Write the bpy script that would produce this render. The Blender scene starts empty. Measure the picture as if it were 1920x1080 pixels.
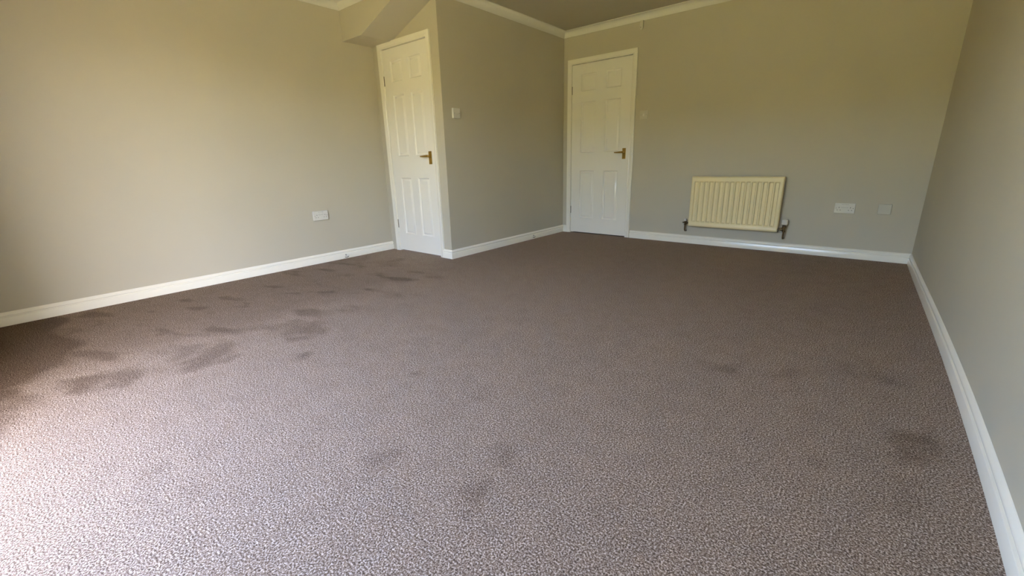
import bpy, math, random
import bmesh
import numpy as np
from mathutils import Vector, Matrix
PI = math.pi
EXPO = 3.04
SKYC = (0.86, 0.855, 0.90)
SKYS = 1.0
SKYDUST = 3.0
SUNEL = 48
SUNAZ = 5
SKYROT = 85
SUNE = 6.5
SUNC = (1.0, 0.84, 0.55)
DOORX = (-2.22, -0.42, 2.10)
LAWN = (0.20, 0.185, 0.010)
ADDED_HEDGE = (0.11, 0.10, 0.012)
ADDED_STONE = (0.50, 0.42, 0.20)
PAINT = (0.545, 0.505, 0.40)
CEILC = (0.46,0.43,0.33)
CARPETBUMP = 0.004
FLECK = [(0.36, (0.042, 0.027, 0.018)), (0.50, (0.260, 0.178, 0.124)), (0.63, (0.82, 0.69, 0.59))]
HEDGEH = 3.3
YNEAR = -0.45
SC = bpy.context.scene
COL = SC.collection

# ---------------------------------------------------------------- measures of the room (metres)
XL, XR = -4.115, 0.332          # left and right walls
YN, Y1, Y2 = YNEAR, 2.857, 4.866  # near wall, cupboard wall, back wall
X1 = -3.139                     # side of the stair box
ZC, ZT = 2.298, 2.363           # bottom of the coving, ceiling
SH, SD = 0.087, 0.016           # skirting height and depth
WT = 0.10

# ---------------------------------------------------------------- camera
cam_d = bpy.data.cameras.new('camera')
cam = bpy.data.objects.new('camera', cam_d)
COL.objects.link(cam)
cam_d.sensor_width = 36.0
cam_d.lens = 807.2 / 1920 * 36.0
cam_d.clip_start = 0.01
r = Vector((0.773136, 0.633737, -0.025251))
u = Vector((-0.160887, 0.234476, 0.958716))
f = Vector((-0.613495, 0.737156, -0.283242))
m = Matrix((r, u, -f)).transposed().to_4x4()
m.translation = Vector((0, 0, 0.9217))
cam.matrix_world = m
SC.camera = cam

# ---------------------------------------------------------------- sky, sun, exposure
SC.view_settings.view_transform = 'Standard'
SC.view_settings.look = 'None'
SC.view_settings.gamma = 1.0
SC.view_settings.use_curve_mapping = False
SC.view_settings.exposure = EXPO
wd = bpy.data.worlds.new('sky')
SC.world = wd
wd.use_nodes = True
bg = wd.node_tree.nodes['Background']
sky = wd.node_tree.nodes.new('ShaderNodeTexSky')
sky.sky_type = 'NISHITA'; sky.sun_disc = False
sky.sun_elevation = math.radians(SUNEL); sky.sun_rotation = math.radians(SKYROT)
sky.dust_density = SKYDUST; sky.air_density = 1.0; sky.ozone_density = 1.0
wb = wd.node_tree.nodes.new('ShaderNodeMix'); wb.data_type = 'RGBA'; wb.blend_type = 'MULTIPLY'
wb.inputs['Factor'].default_value = 1; wb.inputs['B'].default_value = (*SKYC, 1)     # white balance
wd.node_tree.links.new(sky.outputs['Color'], wb.inputs['A']); wd.node_tree.links.new(wb.outputs['Result'], bg.inputs['Color'])
bg.inputs['Strength'].default_value = SKYS
sun_d = bpy.data.lights.new('sun', 'SUN')
sun_d.energy = SUNE
sun_d.angle = math.radians(1.5)
sun_d.color = SUNC
sun = bpy.data.objects.new('sun', sun_d)
sd3 = Vector((math.cos(math.radians(SUNEL)) * math.cos(math.radians(SUNAZ)), math.cos(math.radians(SUNEL)) * math.sin(math.radians(SUNAZ)), math.sin(math.radians(SUNEL))))
sun.rotation_euler = sd3.to_track_quat('Z', 'Y').to_euler()   # comes past the side of the house and falls on the garden only
COL.objects.link(sun)
# the glazed opening as a portal: only guides the sampling of the sky
WX0, WX1, WZ1 = DOORX
po_d = bpy.data.lights.new('daylight_portal', 'AREA')
po_d.shape = 'RECTANGLE'; po_d.size = WX1 - WX0; po_d.size_y = WZ1
po_d.cycles.is_portal = True
po = bpy.data.objects.new('daylight_portal', po_d)
po.location = ((WX0 + WX1) / 2, YN - 0.29, WZ1 / 2)
po.rotation_euler = (math.radians(90), 0, 0)
COL.objects.link(po)
SC.cycles.max_bounces = 14
SC.cycles.diffuse_bounces = 10
SC.cycles.transparent_max_bounces = 8
SC.cycles.sample_clamp_indirect = 6.0
SC.cycles.use_denoising = True

# ---------------------------------------------------------------- helpers
def link(name, me, mat, parent=None):
    o = bpy.data.objects.new(name, me)
    COL.objects.link(o)
    if mat: me.materials.append(mat)
    if parent: o.parent = parent
    return o

def build(name, verts, faces, mat, parent=None, smooth=False, bevel=0.0, seg=2, angle=0.6):
    me = bpy.data.meshes.new(name)
    me.from_pydata([tuple(v) for v in verts], [], faces)
    bm = bmesh.new(); bm.from_mesh(me)
    bmesh.ops.remove_doubles(bm, verts=bm.verts, dist=1e-6)
    bmesh.ops.recalc_face_normals(bm, faces=bm.faces)
    if bevel > 0:
        es = [e for e in bm.edges if len(e.link_faces) == 2 and e.calc_face_angle(0) > angle]
        bmesh.ops.bevel(bm, geom=es, offset=bevel, segments=seg, profile=0.5, affect='EDGES')
    bm.to_mesh(me); bm.free()
    if smooth:
        for p in me.polygons: p.use_smooth = True
        try: me.set_sharp_from_angle(angle=math.radians(35))
        except Exception: pass
    return link(name, me, mat, parent)

class Geo:
    """Collects solids that make up ONE part."""
    def __init__(s): s.v = []; s.f = []
    def add(s, vs, fs):
        b = len(s.v); s.v += [tuple(v) for v in vs]; s.f += [tuple(i + b for i in f) for f in fs]; return s
    def box(s, x0, x1, y0, y1, z0, z1):
        return s.add([(x, y, z) for x in (x0, x1) for y in (y0, y1) for z in (z0, z1)],
                     [(0, 1, 3, 2), (4, 6, 7, 5), (0, 4, 5, 1), (2, 3, 7, 6), (0, 2, 6, 4), (1, 5, 7, 3)])
    def prism(s, poly, a, b, axis):
        """poly in the plane across axis, extruded from a to b along it."""
        def P(p, t): return {'y': (p[0], t, p[1]), 'x': (t, p[0], p[1]), 'z': (p[0], p[1], t)}[axis]
        n = len(poly)
        return s.add([P(p, a) for p in poly] + [P(p, b) for p in poly],
                     [tuple(range(n - 1, -1, -1)), tuple(range(n, 2 * n))] + [(i, (i + 1) % n, n + (i + 1) % n, n + i) for i in range(n)])
    def lathe(s, o, ax, prof, n=20):
        """prof = [(distance along ax, radius)]"""
        o = Vector(o); ax = Vector(ax).normalized()
        a = ax.orthogonal().normalized(); b = ax.cross(a)
        vs = []
        for d, rr in prof:
            for k in range(n):
                t = 2 * PI * k / n
                vs.append(o + ax * d + (a * math.cos(t) + b * math.sin(t)) * rr)
        fs = [(i * n + k, i * n + (k + 1) % n, (i + 1) * n + (k + 1) % n, (i + 1) * n + k) for i in range(len(prof) - 1) for k in range(n)]
        fs += [tuple(range(n - 1, -1, -1)), tuple((len(prof) - 1) * n + k for k in range(n))]
        return s.add(vs, fs)
    def tube(s, pts, rad, n=10):
        pts = [Vector(p) for p in pts]
        rad = rad if isinstance(rad, (list, tuple)) else [rad] * len(pts)
        vs = []; pa = None
        for i, p in enumerate(pts):
            d = (pts[min(i + 1, len(pts) - 1)] - pts[max(i - 1, 0)]).normalized()
            a = d.orthogonal().normalized() if pa is None else (pa - d * pa.dot(d)).normalized()
            pa = a; b = d.cross(a)
            vs += [p + (a * math.cos(2 * PI * k / n) + b * math.sin(2 * PI * k / n)) * rad[i] for k in range(n)]
        fs = [(i * n + k, i * n + (k + 1) % n, (i + 1) * n + (k + 1) % n, (i + 1) * n + k) for i in range(len(pts) - 1) for k in range(n)]
        fs += [tuple(range(n - 1, -1, -1)), tuple((len(pts) - 1) * n + k for k in range(n))]
        return s.add(vs, fs)
    def sweep(s, path, prof, mp, closed=False):
        """path: 2-D points; prof: (offset to the left of the path, second coordinate); mp(u, v, w) -> xyz; mitred corners."""
        n = len(path); rows = []
        for i, p in enumerate(path):
            p = Vector(p)
            d0 = (p - Vector(path[i - 1])).normalized() if (closed or i > 0) else None
            d1 = (Vector(path[(i + 1) % n]) - p).normalized() if (closed or i < n - 1) else None
            d0 = d0 or d1; d1 = d1 or d0
            n0 = Vector((-d0.y, d0.x)); n1 = Vector((-d1.y, d1.x))
            mt = (n0 + n1).normalized(); mt = mt / max(0.2, mt.dot(n0))
            rows.append([mp(p.x + mt.x * a, p.y + mt.y * a, w) for a, w in prof])
        k = len(prof); vs = [q for r_ in rows for q in r_]; fs = []
        for i in range(n if closed else n - 1):
            j = (i + 1) % n
            for q in range(k):
                fs.append((i * k + q, i * k + (q + 1) % k, j * k + (q + 1) % k, j * k + q))
        if not closed: fs += [tuple(range(k - 1, -1, -1)), tuple((n - 1) * k + q for q in range(k))]
        return s.add(vs, fs)
    def make(s, name, mat, parent=None, **kw): return build(name, s.v, s.f, mat, parent, **kw)

def thing(name, label, cat, loc, group=None, rotz=0):
    o = bpy.data.objects.new(name, None); COL.objects.link(o)
    o.location = loc; o.rotation_euler = (0, 0, rotz); o.empty_display_size = 0.05
    o['label'] = label; o['category'] = cat
    if group: o['group'] = group
    return o
def struct(o, label=None):
    o['kind'] = 'structure'
    if label: o['label'] = label
    return o

# ---------------------------------------------------------------- materials
def mat(name, col, rough=0.5, metal=0.0, **kw):
    m_ = bpy.data.materials.new(name); m_.use_nodes = True
    nt = m_.node_tree; b = nt.nodes['Principled BSDF']
    b.inputs['Base Color'].default_value = (*col, 1)
    b.inputs['Roughness'].default_value = rough; b.inputs['Metallic'].default_value = metal
    for k, v_ in kw.items(): b.inputs[k.replace('_', ' ')].default_value = v_
    return m_, nt, b
def noise(nt, scale, detail=2.0, rough=0.5, dist=0.0, stretch=None):
    tc = nt.nodes.new('ShaderNodeTexCoord'); n = nt.nodes.new('ShaderNodeTexNoise')
    n.inputs['Scale'].default_value = scale; n.inputs['Detail'].default_value = detail
    n.inputs['Roughness'].default_value = rough; n.inputs['Distortion'].default_value = dist
    if stretch:
        mp = nt.nodes.new('ShaderNodeMapping'); mp.inputs['Scale'].default_value = stretch
        nt.links.new(tc.outputs['Object'], mp.inputs['Vector']); nt.links.new(mp.outputs['Vector'], n.inputs['Vector'])
    else: nt.links.new(tc.outputs['Object'], n.inputs['Vector'])
    return n
def ramp(nt, src, stops):
    r_ = nt.nodes.new('ShaderNodeValToRGB'); e = r_.color_ramp.elements
    while len(e) < len(stops): e.new(0.5)
    for k, (p, c) in enumerate(stops): e[k].position = p; e[k].color = (*c, 1)
    nt.links.new(src, r_.inputs['Fac']); return r_
def bump(nt, b, src, strength, dist):
    bp = nt.nodes.new('ShaderNodeBump'); bp.inputs['Strength'].default_value = strength; bp.inputs['Distance'].default_value = dist
    nt.links.new(src, bp.inputs['Height']); nt.links.new(bp.outputs['Normal'], b.inputs['Normal'])
def mottled(name, col, var, scale, rough, bs=0.0, bd=0.001, bscale=None, **kw):
    m_, nt, b = mat(name, col, rough, **kw)
    n = noise(nt, scale, 3)
    lo = tuple(c * (1 - var) for c in col); hi = tuple(min(1, c * (1 + var)) for c in col)
    rp = ramp(nt, n.outputs['Fac'], [(0.3, lo), (0.7, hi)])
    nt.links.new(rp.outputs['Color'], b.inputs['Base Color'])
    if bs: bump(nt, b, noise(nt, bscale or scale, 3).outputs['Fac'], bs, bd)
    return m_

M_PAINT = mottled('grey_wall_paint', PAINT, 0.015, 2.0, 0.62, 0.25, 0.0012, 140)
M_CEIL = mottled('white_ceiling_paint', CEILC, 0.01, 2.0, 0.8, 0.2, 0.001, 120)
M_GLOSS = mottled('white_gloss_woodwork', (0.88, 0.85, 0.745), 0.012, 3.0, 0.20, 0.08, 0.0006, 35)
M_DOOR = mottled('white_satin_door_paint', (0.88, 0.855, 0.77), 0.012, 3.0, 0.24, 0.12, 0.0005, 60)
M_COVE = mottled('white_coving_paint', (0.72, 0.71, 0.64), 0.012, 2.0, 0.6)
M_RAD = mottled('cream_radiator_enamel', (0.84, 0.73, 0.43), 0.02, 6.0, 0.33, 0.05, 0.0005, 40)
M_PLAST = mottled('white_moulded_plastic', (0.70, 0.685, 0.62), 0.01, 8.0, 0.32)
M_CREAM = mottled('aged_cream_plastic', (0.58, 0.56, 0.47), 0.02, 8.0, 0.4)
M_DARK = mottled('dark_slot', (0.03, 0.027, 0.022), 0.1, 20.0, 0.6)
M_BRASS = mottled('brushed_brass', (0.46, 0.30, 0.075), 0.08, 60.0, 0.30, metal=1.0)
M_STEEL = mottled('dull_hinge_steel', (0.20, 0.175, 0.13), 0.1, 60.0, 0.45, metal=0.7)
M_VALVE = mottled('tarnished_brass_valve', (0.16, 0.11, 0.055), 0.25, 90.0, 0.35, metal=0.85)
M_CHROME = mottled('dull_chrome', (0.55, 0.53, 0.48), 0.05, 60.0, 0.22, metal=1.0)
M_GRASS = mottled('unseen_sunlit_lawn', LAWN, 0.3, 3.0, 0.9, 0.4, 0.02, 60)
M_ADDED_HEDGE = mottled('added_hedge_leaves', ADDED_HEDGE, 0.35, 5.0, 0.8, 0.6, 0.05, 14)
M_ADDED_STONE = mottled('added_patio_stone', ADDED_STONE, 0.12, 4.0, 0.85, 0.3, 0.004, 40)
M_LINING, _nt, _b = mat('shadow_gap', (0.05, 0.045, 0.04), 0.8)

# window glass: mostly clear, a little mirror
M_GLASS = bpy.data.materials.new('window_glass'); M_GLASS.use_nodes = True
nt = M_GLASS.node_tree; nt.nodes.clear()
o_ = nt.nodes.new('ShaderNodeOutputMaterial'); mx = nt.nodes.new('ShaderNodeMixShader')
tr = nt.nodes.new('ShaderNodeBsdfTransparent'); gl = nt.nodes.new('ShaderNodeBsdfGlossy'); gl.inputs['Roughness'].default_value = 0.01
mx.inputs['Fac'].default_value = 0.06
nt.links.new(tr.outputs[0], mx.inputs[1]); nt.links.new(gl.outputs[0], mx.inputs[2]); nt.links.new(mx.outputs[0], o_.inputs['Surface'])

# carpet: short twist pile, flecked; 'nap_shade' = where the pile has been pressed and leans the other way, with the door jamb's shadow painted in
M_CARPET, nt, b = mat('taupe_twist_carpet', (0.3, 0.25, 0.23), 0.95)
b.inputs['Specular IOR Level'].default_value = 0.15
n1 = noise(nt, 205, 4.0, 0.75)
fle = ramp(nt, n1.outputs['Fac'], FLECK)
n2 = noise(nt, 11, 3, 0.6, 0.6)
big = ramp(nt, n2.outputs['Fac'], [(0.32, (0.90, 0.89, 0.88)), (0.62, (1.0, 1.0, 1.0))])
mm = nt.nodes.new('ShaderNodeMix'); mm.data_type = 'RGBA'; mm.blend_type = 'MULTIPLY'; mm.inputs['Factor'].default_value = 1
nt.links.new(fle.outputs['Color'], mm.inputs['A']); nt.links.new(big.outputs['Color'], mm.inputs['B'])
at = nt.nodes.new('ShaderNodeAttribute'); at.attribute_name = 'nap_shade'
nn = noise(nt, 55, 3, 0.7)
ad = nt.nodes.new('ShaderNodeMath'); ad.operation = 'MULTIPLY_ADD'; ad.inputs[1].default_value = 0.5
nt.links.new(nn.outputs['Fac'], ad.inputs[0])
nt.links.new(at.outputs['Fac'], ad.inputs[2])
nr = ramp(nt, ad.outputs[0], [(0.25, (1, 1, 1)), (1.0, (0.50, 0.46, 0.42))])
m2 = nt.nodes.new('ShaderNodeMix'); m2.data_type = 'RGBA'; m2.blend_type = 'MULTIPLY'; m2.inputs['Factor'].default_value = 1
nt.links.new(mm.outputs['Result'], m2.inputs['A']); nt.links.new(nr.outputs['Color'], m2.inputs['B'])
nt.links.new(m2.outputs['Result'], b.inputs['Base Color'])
bump(nt, b, n1.outputs['Fac'], 1.0, CARPETBUMP)

# ================================================================= SETTING
# ---- floor: one carpet, finely gridded so that pressed patches and painted shade can be stored on it
POLYS = [([(-3.864,0.113),(-3.676,0.226),(-2.967,0.162),(-3.09,0.126),(-3.325,0.105)],0.6),([(-3.94,0.544),(-3.844,0.716),(-3.482,0.625),(-3.431,0.562),(-3.646,0.508)],0.5),([(-3.46,0.64),(-2.996,0.549),(-3.042,0.477),(-3.255,0.55)],0.5),([(-2.782,0.043),(-2.707,0.177),(-2.696,0.325),(-2.505,0.294),(-2.44,0.201),(-2.565,0.028)],0.8),([(-2.761,0.449),(-2.739,0.576),(-2.633,0.698),(-2.463,0.692),(-2.327,0.597),(-2.387,0.414)],0.6),([(-3.749,-0.113),(-3.538,-0.05),(-2.761,-0.079),(-2.656,-0.018),(-2.472,-0.094),(-2.275,-0.155),(-2.371,-0.229),(-3.911,-0.231)],1.0),([(-4.447,-0.186),(-3.91,0.058),(-3.393,0.012),(-3.408,-0.123),(-3.505,-0.194)],0.8),([(-3.293,0.334),(-3.271,0.411),(-3.02,0.371),(-3.017,0.33)],0.5),([(-3.292,0.759),(-3.339,0.883),(-3.239,0.861),(-3.165,0.752)],0.6),([(-3.791,1.026),(-3.468,1.117),(-3.341,1.052),(-3.545,1.0)],0.6),([(-2.773,0.951),(-2.541,1.174),(-2.288,1.09),(-2.311,0.932),(-2.516,0.877)],0.6),([(-2.171,0.826),(-2.135,0.891),(-2.048,0.862),(-2.065,0.791)],0.6),([(-1.537,1.077),(-1.49,1.132),(-1.448,1.098),(-1.497,1.055)],0.6),([(-1.13,1.116),(-1.088,1.158),(-1.056,1.11),(-1.09,1.084)],0.6),([(-0.489,1.967),(-0.346,2.059),(-0.337,1.967),(-0.37,1.881),(-0.439,1.891)],0.6),([(-0.235,2.043),(-0.126,2.136),(-0.132,2.028),(-0.214,1.979)],0.4),([(0.156,1.737),(0.284,1.91),(0.275,1.661),(0.2,1.597)],0.7),([(-0.01,1.458),(0.021,1.491),(0.024,1.45),(-0.0,1.425)],0.6),([(-0.069,1.725),(-0.032,1.731),(-0.023,1.669),(-0.05,1.656)],0.5),([(-0.8,0.703),(-0.773,0.766),(-0.707,0.685),(-0.735,0.651)],0.8),([(-0.855,0.893),(-0.813,0.932),(-0.768,0.873),(-0.801,0.847)],0.6),([(-1.147,0.635),(-1.052,0.714),(-1.002,0.665),(-1.076,0.598)],0.5),([(-1.906,0.507),(-1.883,0.54),(-1.842,0.519),(-1.863,0.498)],0.5),([(-1.713,0.101),(-1.649,0.199),(-1.599,0.174),(-1.637,0.114)],0.3),([(-1.472,0.184),(-1.453,0.241),(-1.394,0.217),(-1.413,0.175)],0.4),([(-4.323,2.098),(-4.002,2.521),(-3.714,2.212),(-3.818,1.888)],0.5),([(-3.728,2.339),(-3.574,2.612),(-3.363,2.389),(-3.503,2.22)],0.45),([(-0.031,2.291),(0.11,2.408),(0.216,2.23),(0.131,2.167),(0.005,2.189)],0.4),([(0.162,1.544),(0.234,1.542),(0.243,1.399),(0.193,1.315),(0.15,1.399)],0.35),([(-3.308,1.166),(-2.98,1.247),(-2.909,1.159),(-3.093,1.097)],0.4),([(-0.829,0.578),(-0.811,0.604),(-0.787,0.58),(-0.801,0.564)],0.6),([(-0.209,1.121),(-0.141,1.186),(-0.137,1.104),(-0.181,1.069)],0.3)]  # pressed pile; the large near-left shapes paint in the jamb's shadow
def seg_dist(px, py, ax, ay, bx, by):
    dx, dy = bx - ax, by - ay
    t = np.clip(((px - ax) * dx + (py - ay) * dy) / (dx * dx + dy * dy + 1e-12), 0, 1)
    return np.hypot(px - ax - t * dx, py - ay - t * dy)
def wob(x, y, s, seed):
    rs = np.random.RandomState(seed); o = np.zeros_like(x)
    for k in range(7):
        a = rs.uniform(0, 2 * PI); fr = s * 1.6 ** (k % 4); o += np.sin((x * math.cos(a) + y * math.sin(a)) * fr + rs.uniform(0, 6)) / (1 + k % 4)
    return o / 3.0
gx = np.arange(XL, XR + 0.12, 0.02); gy = np.arange(YN - 0.30, Y2 + 0.02, 0.02)
GX, GY = np.meshgrid(gx, gy, indexing='ij')
nap_shade = np.zeros_like(GX)
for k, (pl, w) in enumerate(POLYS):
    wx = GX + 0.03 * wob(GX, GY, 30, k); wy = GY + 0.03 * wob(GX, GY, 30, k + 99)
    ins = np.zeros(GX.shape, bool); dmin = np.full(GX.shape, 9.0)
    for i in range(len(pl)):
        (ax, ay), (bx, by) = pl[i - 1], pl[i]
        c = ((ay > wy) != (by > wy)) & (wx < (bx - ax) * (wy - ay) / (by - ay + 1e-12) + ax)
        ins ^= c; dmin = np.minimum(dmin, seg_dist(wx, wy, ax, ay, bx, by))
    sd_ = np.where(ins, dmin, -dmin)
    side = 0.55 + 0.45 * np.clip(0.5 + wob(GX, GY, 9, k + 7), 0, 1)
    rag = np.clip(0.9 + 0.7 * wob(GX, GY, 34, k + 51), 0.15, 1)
    nap_shade = np.maximum(nap_shade, w * 0.85 * side * rag * np.clip(0.5 + sd_ / 0.05, 0, 1))
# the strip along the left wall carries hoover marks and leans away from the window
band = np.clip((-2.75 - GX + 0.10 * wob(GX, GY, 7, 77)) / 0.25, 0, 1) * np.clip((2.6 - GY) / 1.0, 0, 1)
nap_shade = np.maximum(nap_shade, 0.32 * band)
nap_shade = np.maximum(nap_shade, 1.15 * np.clip((-2.75 - GX - 0.7 * np.clip(GY, -1, 1) + 0.14 * wob(GX, GY, 9, 78)) / 0.3, 0, 1) * np.clip((0.22 - GY + 0.08 * wob(GX, GY, 11, 79)) / 0.15, 0, 1))  # shade beside the garden door's left jamb, painted into the carpet colour
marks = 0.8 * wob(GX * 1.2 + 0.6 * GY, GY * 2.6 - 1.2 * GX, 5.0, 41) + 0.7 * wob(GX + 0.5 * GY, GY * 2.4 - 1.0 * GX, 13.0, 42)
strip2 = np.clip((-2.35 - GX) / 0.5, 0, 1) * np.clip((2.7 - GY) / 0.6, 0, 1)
nap_shade = np.maximum(nap_shade, strip2 * (0.28 * np.clip(0.5 + (marks - 0.15) / 0.25, 0, 1) + 0.34 * np.clip(0.5 + (marks - 0.6) / 0.3, 0, 1)))
V = np.stack([GX.ravel(), GY.ravel(), np.zeros(GX.size)], 1)
nxg, nyg = GX.shape
idx = np.arange(nxg * nyg).reshape(nxg, nyg)
F = np.stack([idx[:-1, :-1], idx[1:, :-1], idx[1:, 1:], idx[:-1, 1:]], -1).reshape(-1, 4)
me = bpy.data.meshes.new('floor'); me.from_pydata(V.tolist(), [], F.tolist())
a_ = me.attributes.new('nap_shade', 'FLOAT', 'POINT'); a_.data.foreach_set('value', nap_shade.ravel().astype(np.float32))
floor = struct(link('floor', me, M_CARPET), 'taupe flecked twist pile carpet with pressed footmarks and a painted shadow')

# ---- walls
def wall(name, poly, a, b_, axis, mt=None):
    g = Geo().prism(poly, a, b_, axis); return struct(g.make(name, mt or M_PAINT))
wall('wall_left', [(YN - .3, -.1), (Y2 + WT, -.1), (Y2 + WT, ZT), (YN - .3, ZT)], XL - WT, XL, 'x')
# right wall: old plaster, very slightly bowed along its length
def xr(y):
    s = min(1, max(0, y / Y2)); return XR + (0.3465 - 0.265 * s) * s * (1 - s)
RY = [YN] + [i * Y2 / 28 for i in range(0, 29)]
pts = [(xr(y), y) for y in RY]
g = Geo(); g.prism(pts + [(XR + 0.22, Y2), (XR + 0.22, YN)], -.1, ZT, 'z'); wr = struct(g.make('wall_right', M_PAINT, smooth=True))
# back wall with the doorway
D2X, D2W, D2H = -3.0168, 0.762, 1.993
D1X, D1W, D1H = -3.9693, 0.6655, 1.993
GAP = 0.0035; LIN = 0.028
def notch(x0, x1, a, w, h, z1=ZT): return [(x0, -.1), (a, -.1), (a, h), (a + w, h), (a + w, -.1), (x1, -.1), (x1, z1), (x0, z1)]
wall('wall_back', notch(X1 - WT, XR + .22, D2X - LIN, D2W + 2 * LIN, D2H + LIN), Y2, Y2 + WT, 'y')
wall('wall_stair_front', notch(XL, X1, D1X - LIN, D1W + 2 * LIN, D1H + LIN), Y1, Y1 + WT, 'y')
wall('wall_stair_side', [(Y1 + WT, -.1), (Y2, -.1), (Y2, ZT), (Y1 + WT, ZT)], X1 - WT, X1, 'x')
# near wall (behind the camera) with the glazed garden door
wall('wall_near', notch(XL, XR + .22, WX0, WX1 - WX0, WZ1), YN - .30, YN, 'y')
# hall and cupboard behind the doors, so that no daylight leaks round them
g = Geo(); g.box(X1 - .1, XR + .22, Y2 + 1.1, Y2 + 1.2, -.1, ZT); g.box(X1 - .2, X1 - .1, Y2 + WT, Y2 + 1.2, -.1, ZT); g.box(XR + .22, XR + .32, Y2 + WT, Y2 + 1.2, -.1, ZT)
struct(g.make('wall_hall', M_PAINT))
g = Geo(); g.box(X1 - .1, XR + .22, Y2 + .021, Y2 + 1.1, -.1, -.003); g.box(X1-.1, XR+.22, Y2+WT, Y2+.4, -.002,-.001); struct(g.make('floor_hall', M_LINING)); 
BW0, BY0 = 2.044, 2.533
# ceiling
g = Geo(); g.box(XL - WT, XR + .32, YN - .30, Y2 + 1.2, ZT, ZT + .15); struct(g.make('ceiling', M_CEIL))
# boxed-in underside of the stairs over the cupboard door
sl = 0.365; xk = -3.797
g = Geo(); g.prism([(XL, BW0), (xk, BW0), (X1, BW0 + sl * (X1 - xk)), (X1, ZT), (XL, ZT)], BY0, Y1, 'y')
struct(g.make('wall_stair_bulkhead', M_PAINT), 'sloping boxed-in underside of the stairs, painted grey')

# ---- skirting boards
SK = [(0, 0), (SD, 0), (SD, .052), (SD - .0010, .0540), (SD - .0085, .0552), (SD - .0105, .0605), (SD - .0045, .0640),
      (SD - .0035, .069), (SD - .0060, .0760), (SD - .0115, .0830), (.0025, SH - .001), (0, SH)]
XY = lambda a, b_, w: (a, b_, w)
def skirting(name, path):
    g = Geo().sweep([(p[0], p[1]) for p in path], SK, XY)
    return struct(g.make(name, M_GLOSS, smooth=True))
A1L, A1R = -4.046, -3.247       # outer edges of the cupboard architrave
A2L, A2R = -3.070, -2.187
E_ = 0.0
# paths run so that the room lies on their left
skirting('baseboard_left', [(XL, Y1), (XL, YN)])
skirting('baseboard_stair_side', [(X1 + 0, Y2), (X1, Y1), (A1R, Y1)])
skirting('baseboard_back', [(XR, Y2), (A2R, Y2)])
skirting('baseboard_right', [(xr(y), y) for y in RY])
skirting('baseboard_near', [(XL, YN), (WX0 - .06, YN)]); skirting('baseboard_near', [(WX1 + .06, YN), (XR, YN)])
skirting('baseboard_back', [(A2L, Y2), (X1 + SD, Y2)])

# ---- coving
CD = ZT - ZC; R_ = CD - .006
CV = [(0, ZC), (.006, ZC)] + [(CD - R_ * math.cos(t * PI / 14) , ZC + R_ * math.sin(t * PI / 14)) for t in range(0, 8)] + [(CD, ZT), (0, ZT)]
path = [(XL, YN), (XR, YN)] + [(xr(y), y) for y in RY[2:-1]] + [(XR, Y2), (X1, Y2), (X1, BY0), (XL, BY0)]
g = Geo().sweep(path, CV, XY, closed=True)
struct(g.make('trim_1', M_COVE, smooth=True), 'white plaster coving round the ceiling')

# ---- architraves and linings
AR = [(0, 0), (0, -.0085), (.004, -.0125), (.010, -.0125), (.013, -.0105), (.018, -.0105), (.023, -.0135), (.036, -.0165), (.046, -.017), (.050, -.0155), (.050, 0)]
def door_set(name, label, dx, dw, dh, Y, al, ar, at, tag):
    root = bpy.data.objects.new(name, None); COL.objects.link(root); root.location = (dx, Y, 0)
    struct(root, label); root.empty_display_size = .1
    def rel(g_): g_.v = [(x - dx, y - Y, z) for x, y, z in g_.v]; return g_
    # lining with stop
    g = Geo()
    d = LIN; yl = Y + WT
    g.prism([(dx - d, 0), (dx - GAP, 0), (dx - GAP, dh + GAP), (dx + dw + GAP, dh + GAP), (dx + dw + GAP, 0), (dx + dw + d, 0), (dx + dw + d, dh + d), (dx - d, dh + d)], Y + .0008, yl, 'y')
    g.prism([(dx - GAP, 0), (dx + .012, 0), (dx + .012, dh - .012), (dx + dw - .012, dh - .012), (dx + dw - .012, 0), (dx + dw + GAP, 0), (dx + dw + GAP, dh + GAP), (dx - GAP, dh + GAP)], Y + .040, yl, 'y')
    rel(g).make('door_lining', M_GLOSS, root)
    # architrave, mitred
    g = Geo()
    ix0, ix1, iz = dx - .004, dx + dw + .004, dh + .004
    prof = [(a * (at - iz) / .050, b_) for a, b_ in AR]
    # left leg, head, right leg as one mitred frame; path clockwise so its left side is outwards
    pth = [(ix0, 0), (ix0, iz), (ix1, iz), (ix1, 0)]
    g.sweep(pth, prof, lambda a, b_, w: (a, Y + w, b_))
    rel(g).make('architrave', M_GLOSS, root, smooth=True)
    # leaf, moulded six-panel skin
    leaf(root, dw, dh - .0025)
    return root

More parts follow.
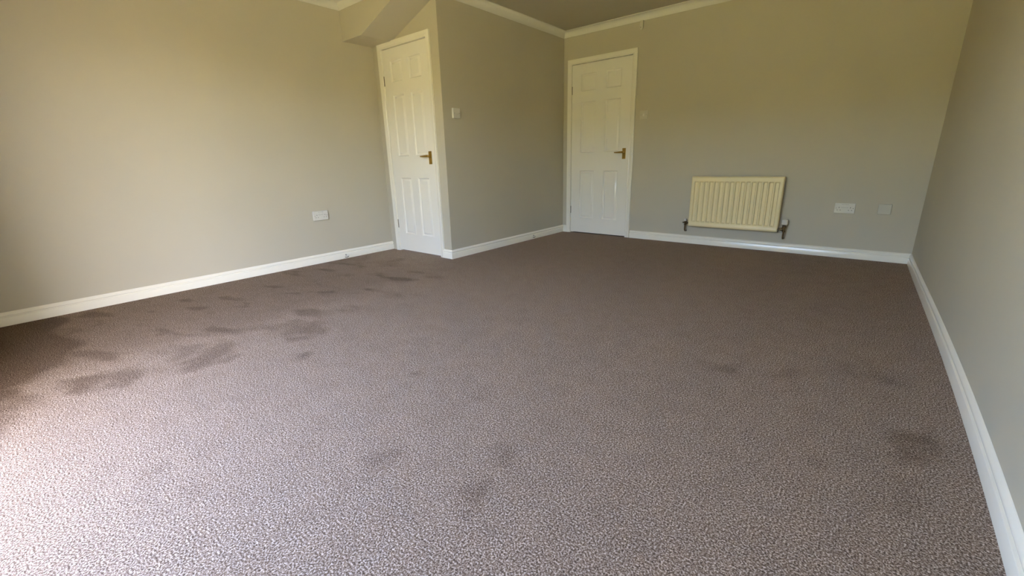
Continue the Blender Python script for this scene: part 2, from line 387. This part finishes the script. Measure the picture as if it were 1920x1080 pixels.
def leaf(root, dw, dh):
    z0 = .011; yf = .0015
    if dw > .7: cols = [(.122, .322), (.446, .642)]
    else: cols = [(.112, .293), (.392, .572)]
    rows = [(.192, .783), (.993, 1.578), (1.690, 1.884)]
    xs = sorted({0, dw} | {c for p in cols for c in p}); zs = sorted({z0, dh} | {c for p in rows for c in p})
    g = Geo()
    V_ = {}
    # front skin: cells that are not panels
    for i in range(len(xs) - 1):
        for j in range(len(zs) - 1):
            if any(abs(xs[i] - c[0]) < 1e-6 for c in cols) and any(abs(zs[j] - q[0]) < 1e-6 for q in rows): continue
            g.add([(xs[i], yf, zs[j]), (xs[i + 1], yf, zs[j]), (xs[i + 1], yf, zs[j + 1]), (xs[i], yf, zs[j + 1])], [(0, 1, 2, 3)])
    yb = yf + .035
    g.add([(0, yb, z0), (dw, yb, z0), (dw, yb, dh), (0, yb, dh)], [(3, 2, 1, 0)])
    for a, b_ in (((0, z0), (dw, z0)), ((dw, z0), (dw, dh)), ((dw, dh), (0, dh)), ((0, dh), (0, z0))):
        g.add([(a[0], yf, a[1]), (a[0], yb, a[1]), (b_[0], yb, b_[1]), (b_[0], yf, b_[1])], [(0, 1, 2, 3)])
    lf = g.make('door_leaf', M_DOOR, root)
    # recessed mouldings and raised fields
    steps = [(0, 0), (.0015, -.0016), (.004, -.0014), (.006, .0030), (.009, .0090), (.012, .0115), (.017, .0118), (.020, .0105), (.030, .0040), (.034, .0015), (.036, .0008), (.038, .0008)]
    for c in cols:
        for q in rows:
            vs = []; fs = []
            for s_, d_ in steps:
                vs += [(c[0] + s_, yf + d_, q[0] + s_), (c[1] - s_, yf + d_, q[0] + s_), (c[1] - s_, yf + d_, q[1] - s_), (c[0] + s_, yf + d_, q[1] - s_)]
            for k in range(len(steps) - 1):
                for t in range(4): fs.append((k * 4 + t, k * 4 + (t + 1) % 4, k * 4 + 4 + (t + 1) % 4, k * 4 + 4 + t))
            k = (len(steps) - 1) * 4; fs.append((k, k + 1, k + 2, k + 3))
            me_ = bpy.data.meshes.new('door_panel'); me_.from_pydata(vs, [], fs)
            bm = bmesh.new(); bm.from_mesh(me_); bmesh.ops.recalc_face_normals(bm, faces=bm.faces)
            if sum(f_.normal.y for f_ in bm.faces) > 0: bmesh.ops.reverse_faces(bm, faces=bm.faces)
            bm.to_mesh(me_); bm.free()
            for p in me_.polygons[:-1]: p.use_smooth = True
            me_.set_sharp_from_angle(angle=math.radians(50))
            link('door_panel', me_, M_DOOR, lf)
    # brass lever handle on a short backplate
    hx = dw - .054; hz = .985
    g = Geo(); g.box(hx - .021, hx + .021, yf - .005, yf, hz - .075, hz + .045)
    hp = g.make('handle_plate', M_BRASS, root, bevel=.0018)
    g = Geo(); g.lathe((hx, yf - .004, hz), (0, -1, 0), [(0, .011), (.006, .011), (.010, .0085), (.040, .0085), (.044, .0075)], 18)
    g.tube([(hx + .012, yf - .042, hz), (hx - .005, yf - .043, hz + .001), (hx - .03, yf - .045, hz + .001), (hx - .07, yf - .045, hz - .001), (hx - .098, yf - .043, hz - .001), (hx - .106, yf - .038, hz - .001)], [.0095, .0105, .0095, .0072, .0062, .0045], 14)
    g.make('lever', M_BRASS, hp, smooth=True)
    for sz in (hz - .064, hz + .034):
        Geo().lathe((hx, yf - .005, sz), (0, -1, 0), [(0, .004), (.0012, .0036), (.0016, .002)], 12).make('screw', M_BRASS, hp, smooth=True)
    # latch and strike plate in the gap
    Geo().box(dw + .0024, dw + .0052, yf - .003, yf + .0, hz - .032, hz + .028).make('strike_plate', M_STEEL, root)
    # butt hinges on the left edge
    for hz_ in (.296, 1.715):
        g = Geo(); g.lathe((-.001, yf - .002, hz_ - .045), (0, 0, 1), [(0, .0042), (.028, .0042), (.0285, .0036), (.0305, .0036), (.031, .0042), (.059, .0042), (.0595, .0036), (.0615, .0036), (.062, .0042), (.09, .0042)], 12)
        g.make('hinge', M_STEEL, root)

d1 = door_set('door_1', 'white six-panel cupboard door under the sloping stair box', D1X, D1W, D1H, Y1, A1L, A1R, 2.050, 1)
d2 = door_set('door_2', 'white six-panel door in the back wall, right of the corner', D2X, D2W, D2H, Y2, A2L, A2R, 2.052, 2)

# ---- garden door behind the camera (lights the room)
win = bpy.data.objects.new('window_1', None); COL.objects.link(win); win.location = ((WX0 + WX1) / 2, YN - .2, 0); struct(win)
hw = (WX1 - WX0) / 2
g = Geo(); g.prism([(-hw, 0), (hw, 0), (hw, WZ1), (-hw, WZ1)], -.035, .035, 'y')
def frame(x0, x1, z0, z1, t, y0, y1, name, mt, par):
    g_ = Geo()
    g_.box(x0, x0 + t, y0, y1, z0, z1); g_.box(x1 - t, x1, y0, y1, z0, z1); g_.box(x0 + t, x1 - t, y0, y1, z0, z0 + t); g_.box(x0 + t, x1 - t, y0, y1, z1 - t, z1)
    return g_.make(name, mt, par)
frame(-hw, hw, 0, WZ1, .045, -.035, .035, 'window_frame', M_PLAST, win)
for a, b_ in ((-hw + .045, 0), (0, hw - .045)):
    s_ = frame(a + .002, b_ - .002, .047, WZ1 - .047, .055, -.028, .028, 'sash', M_PLAST, win)
    Geo().box(a + .055, b_ - .055, -.004, .004, .1, WZ1 - .1).make('pane', M_GLASS, s_)

# ---- garden outside (out of the picture, returns the green and warm light from below)
g = Geo().box(-16, 13, -17, YN - 2.6, -.25, -.14); struct(g.make('unseen_lawn', M_GRASS))
g = Geo().box(-16, 13, YN - 2.6, YN - .31, -.25, -.12); struct(g.make('added_patio', M_ADDED_STONE))  # unseen, added to send warm light up through the door
random.seed(4)
hv = []; NXH = 60
prof_h = [(0, -.14)] + [(a, z * HEDGEH / 2.3) for a, z in ((-.15, .5), (-.05, 1.2), (-.12, 1.8), (-.4, 2.15), (-.9, 2.3), (-1.5, 2.1))] + [(-1.6, -.14)]
for i in range(NXH):
    for a, z in prof_h: hv.append((-15.5 + i * 28 / (NXH - 1), -12.5 + a + random.uniform(-.14, .14), z + (random.uniform(-.16, .16) if z > 0 else 0)))
kp = len(prof_h); hf = [(i * kp + q, i * kp + q + 1, (i + 1) * kp + q + 1, (i + 1) * kp + q) for i in range(NXH - 1) for q in range(kp - 1)]
hf += [tuple(range(kp)), tuple((NXH - 1) * kp + q for q in range(kp))]
struct(build('added_hedge', hv, hf, M_ADDED_HEDGE))  # unseen, added and heightened to screen off the low sky

# ================================================================= THINGS
# ---- radiator
RX0, RX1, RZ0, RZ1 = -1.488, -.656, .203, .718
RYF = Y2 - .096
rcx = (RX0 + RX1) / 2
rad = thing('radiator', 'cream ribbed panel radiator fixed low on the back wall', 'radiator', (rcx, Y2, RZ0))
W = (RX1 - RX0) / 2; H = RZ1 - RZ0
yf = RYF - Y2
NF = 16; mg = .026; pitch = (2 * W - 2 * mg) / NF
xs = [-W, -W + .003, -W + .008, -W + mg * .6]
for i in range(NF):
    c = -W + mg + pitch * (i + .5)
    for k in (-.5, -.40, -.33, -.26, -.16, 0, .16, .26, .33, .40): xs.append(c + pitch * k)
xs += [W - mg, W - mg * .6, W - .008, W - .003, W]
zs = [0, .003, .007, .022, .026, .030, .040, .046, .052, .058, .066, .08, .25, H - .082, H - .068, H - .060, H - .054, H - .048, H - .042, H - .030, H - .012, H - .005, H - .001, H]
def sm(a, b_, x): t = min(1, max(0, (x - a) / (b_ - a))); return t * t * (3 - 2 * t)
def dep(x, z):
    d = 0.0
    e = min(x + W, W - x); d += .006 * (1 - sm(0, .008, e))                # rolled sides
    d += .010 * (1 - sm(0, .012, H - z)) + .004 * (1 - sm(0, .006, z))       # rolled top, bottom
    d += -.0025 * (1 - sm(.022, .030, z)) * 1.0                              # seam band along the foot
    if mg < e:
        k = ((x + W - mg) / pitch) % 1.0 - .5
        ch = 1 - sm(.24, .42, abs(k))
        d += .0125 * ch * sm(.047, .058, z) * (1 - sm(H - .058, H - .048, z))
    return yf + d
vs = [(x, dep(x, z), z) for x in xs for z in zs]; nz = len(zs)
fs = [(i * nz + j, (i + 1) * nz + j, (i + 1) * nz + j + 1, i * nz + j + 1) for i in range(len(xs) - 1) for j in range(nz - 1)]
# back of the sheet
nb = len(vs); vs += [(-W, yf + .018, 0), (W, yf + .018, 0), (W, yf + .018, H), (-W, yf + .018, H)]
L_ = len(xs) - 1
fs += [tuple([nb] + [j for j in range(nz)] + [nb + 3]), tuple([nb + 1] + [L_ * nz + j for j in range(nz)] + [nb + 2]),
       tuple([nb] + [i * nz for i in range(L_ + 1)] + [nb + 1]), tuple([nb + 3] + [i * nz + nz - 1 for i in range(L_ + 1)] + [nb + 2]), (nb, nb + 1, nb + 2, nb + 3)]
build('front_panel', vs, fs, M_RAD, rad, smooth=True)
for s_ in (-1, 1):
    x0, x1 = sorted((s_ * W, s_ * (W - .0015)))
    Geo().box(x0, x1, yf + .019, -.030, .012, H - .004).make('side_cover', M_RAD, rad)
g = Geo(); z = H - .006
g.box(-W + .002, W - .002, yf + .012, yf + .020, z, z + .004); g.box(-W + .002, W - .002, -.036, -.030, z, z + .004)
n_ = 46
for i in range(n_ + 1):
    x = -W + .004 + i * (2 * W - .008) / n_; g.box(x - .0035, x + .0035, yf + .020, -.036, z, z + .004)
g.make('top_grille', M_RAD, rad)
g = Geo(); pc = []
for i in range(64):
    x = -W + .03 + i * (2 * W - .06) / 63; pc.append((x, yf + (.022 if i % 2 else .050)))
g.prism(pc + [(p[0], p[1] + .0012) for p in reversed(pc)], .03, H - .03, 'z'); g.make('convector_fins', M_RAD, rad)
for bx in (-W + .12, W - .12):
    g = Geo(); g.box(bx - .014, bx + .014, -.030, -.004, .05, .08); g.box(bx - .014, bx + .014, -.004, -.0008, .05, H - .06); g.box(bx - .014, bx + .014, -.030, -.004, H - .10, H - .07)
    g.make('wall_bracket', M_RAD, rad)
# lockshield valve at the left, thermostatic valve at the right; tails turn into the wall above the skirting
vy = -.058
def P_(x, z): return (x - rcx, vy, z - RZ0)
g = Geo(); x0 = -1.530
g.lathe(P_(x0, .205), (0, 0, 1), [(0, .009), (.004, .012), (.010, .012), (.012, .009), (.030, .010), (.034, .0125), (.042, .0125), (.044, .009)], 14)
g.lathe(P_(x0, .229), (1, 0, 0), [(0, .008), (.010, .008), (.012, .0125), (.024, .0125), (.026, .008), (.052, .008)], 12)
g.lathe(P_(x0, .232), (-1, 0, 0), [(0, .005), (.014, .005), (.016, .0075), (.026, .0075)], 12)
vb = g.make('lockshield_valve', M_VALVE, rad, smooth=True); vb['label'] = 'tarnished brass valve with white cap at the left end'
Geo().lathe(P_(x0, .247), (0, 0, 1), [(0, .010), (.003, .0125), (.022, .0115), (.027, .009), (.028, .003)], 16).make('valve_cap', M_PLAST, vb, smooth=True)
Geo().tube([P_(x0, .207), P_(x0, .17), P_(x0, .155), (x0 - rcx, vy + .010, .143 - RZ0), (x0 - rcx, vy + .03, .140 - RZ0), (x0 - rcx, -.003, .140 - RZ0)], .0075, 12).make('pipe_tail', M_VALVE, vb, smooth=True)
x0 = -.606
g = Geo()
g.lathe(P_(x0, .200), (0, 0, 1), [(0, .010), (.004, .0145), (.013, .0145), (.015, .010), (.040, .011), (.044, .0165), (.062, .0165), (.066, .012), (.075, .012)], 16)
g.lathe(P_(x0, .228), (-1, 0, 0), [(0, .010), (.010, .010), (.012, .0155), (.026, .0155), (.028, .009), (.055, .009)], 14)
vb = g.make('thermostatic_valve', M_VALVE, rad, smooth=True); vb['label'] = 'tarnished valve with a ribbed white thermostat head at the right end'
# ribbed head
n = 36; g = Geo(); o = Vector(P_(x0, .272)); pr = [(0, .018, 0), (.003, .024, 0), (.006, .025, 1), (.044, .0245, 1), (.048, .022, 0), (.052, .016, 0), (.053, .004, 0)]
vs = []
for d_, rr, rb in pr:
    for k in range(n * 2):
        t = PI * k / n; q = rr - (.0014 if (k % 2 and rb) else 0); vs.append(o + Vector((q * math.cos(t), q * math.sin(t), d_)))
N2 = n * 2
fs = [(i * N2 + k, i * N2 + (k + 1) % N2, (i + 1) * N2 + (k + 1) % N2, (i + 1) * N2 + k) for i in range(len(pr) - 1) for k in range(N2)] + [tuple(range(N2)), tuple((len(pr) - 1) * N2 + k for k in range(N2))]
g.add(vs, fs); g.make('thermostat_head', M_PLAST, vb)
Geo().lathe(P_(x0, .264), (0, 0, 1), [(0, .017), (.008, .018)], 24).make('head_collar', M_CHROME, vb, smooth=True)
Geo().tube([P_(x0, .202), P_(x0, .165), P_(x0, .150), (x0 - rcx, vy + .010, .138 - RZ0), (x0 - rcx, vy + .03, .135 - RZ0), (x0 - rcx, -.003, .135 - RZ0)], .0075, 12).make('pipe_tail', M_VALVE, vb, smooth=True)

# ---- electrical fittings. Built in the XZ plane facing -Y, origin at the centre of the back
def place(t, loc, rz): t.location = loc; t.rotation_euler = (0, 0, rz)
def double_socket(label, loc, rz, dep_=.014, w=.146, h=.087, fused=False):
    t = thing('wall_socket', label, 'socket', loc, rotz=rz)
    Geo().box(-w / 2, w / 2, -dep_, 0, -h / 2, h / 2).make('face_plate', M_PLAST, t, bevel=.0025)
    y = -dep_
    for s_ in (-1, 1):
        cx = s_ * w * .25
        g = Geo(); g.prism([(-.0005, -.0105), (-.0042, -.0105), (-.0015, .0105), (-.0005, .0105)], s_ * .017 - .0065, s_ * .017 + .0065, 'x')
        g.v = [(a, b_ + y, c + .020) for a, b_, c in g.v]; g.make('rocker_switch', M_PLAST, t, bevel=.0006)
        g = Geo()
        g.box(cx + s_ * .004 - .002, cx + s_ * .004 + .002, y - .0004, y + .001, .002, .0105)
        for q in (-.011, .011): g.box(cx + s_ * .004 + q - .0032, cx + s_ * .004 + q + .0032, y - .0004, y + .001, -.0185, -.0145)
        g.make('pin_slots', M_DARK, t)
    for s_ in (-1, 1):
        Geo().lathe((s_ * .0605, y, 0), (0, -1, 0), [(-.001, .0032), (.0006, .003), (.0008, .002)], 12).make('screw', M_CHROME, t)
    g = Geo(); g.box(-.026, .026, y - .0005, y + .0005, .0325, .0335); g.box(-.026, .026, y - .0005, y + .0005, .0065, .0075)
    g.make('moulded_line', M_DARK, t)
    return t
double_socket('white double socket low on the left wall', (XL, 2.063, .461), PI / 2, .020)
double_socket('white double socket on the back wall right of the radiator', (-.1755, Y2, .443), 0, .012)

t = thing('blank_plate', 'plain white blanking plate beside the corner, right of the back wall socket', 'wall plate', (.096, Y2, .446))
Geo().box(-.045, .045, -.012, 0, -.044, .044).make('cover_plate', M_CREAM, t, bevel=.005, seg=3)
Geo().box(-.042, .042, -.0135, -.012, -.041, .041).make('raised_centre', M_CREAM, t, bevel=.0012)

def light_switch(label, loc, rz, dep_, mt, rocker_at=(0, 0)):
    t = thing('light_switch', label, 'light switch', loc, rotz=rz)
    Geo().box(-.0435, .0435, -dep_, 0, -.0435, .0435).make('face_plate', mt, t, bevel=.003, seg=3)
    g = Geo(); g.prism([(-.0003, -.013), (-.0048, -.013), (-.0014, .013), (-.0003, .013)], -.0075, .0075, 'x')
    g.v = [(a + rocker_at[0], b_ - dep_, c + rocker_at[1]) for a, b_, c in g.v]; g.make('rocker', M_PLAST, t, bevel=.0008)
    for s_ in (-1, 1): Geo().lathe((s_ * .0302, -dep_, 0), (0, -1, 0), [(-.001, .0032), (.0006, .003), (.0008, .002)], 12).make('screw', M_CHROME, t)
    return t
light_switch('white light switch on the side wall of the stair box', (X1, 3.010, 1.360), PI / 2, .022, M_PLAST, (0, -.012))
light_switch('cream light switch on the back wall right of the white door', (-2.092, Y2, 1.370), 0, .011, M_CREAM)

t = thing('bracket', 'small white plastic bracket hanging just under the coving on the back wall', 'bracket', (-2.172, Y2, 2.255))
Geo().prism([(-.020, .046), (.022, .046), (.022, -.012), (.019, -.028), (.010, -.040), (-.004, -.042), (-.014, -.034), (-.018, -.020)], -.012, 0, 'y').make('back_plate', M_CREAM, t, bevel=.002)
Geo().box(.004, .022, -.022, -.010, -.025, .044).make('raised_rib', M_CREAM, t, bevel=.003)
Geo().lathe((-.008, -.0125, -.016), (0, -1, 0), [(0, .0035), (.001, .003)], 10).make('screw', M_DARK, t)

def cable_stub(label, x, y, z, s_):
    t = thing('cable_stub', label, 'cable', (x, y, z))
    Geo().lathe((0, 0, .006), (1, 0, 0), [(-.003, .0075), (.0010, .0075), (.0012, .005)], 14).make('drilled_hole', M_DARK, t)
    Geo().tube([(0, 0, .006), (.010, s_ * .002, .006), (.016, s_ * .010, .002), (.014, s_ * .022, -.002), (.012, s_ * .030, -.001)], .0035, 10).make('cable_end', M_PLAST, t, smooth=True)
    g = Geo(); g.tube([(.0, s_ * -.012, -.014), (.008, s_ * -.010, -.016), (.011, s_ * .006, -.017), (.009, s_ * .022, -.013)], .0032, 8); g.make('dark_lead', M_DARK, t, smooth=True)
cable_stub('short cut cable end poking from the skirting of the left wall', XL + SD, 2.268, .030, 1)
cable_stub('tiny cable end poking from the stair box skirting', X1 + SD, 4.19, .036, 1)
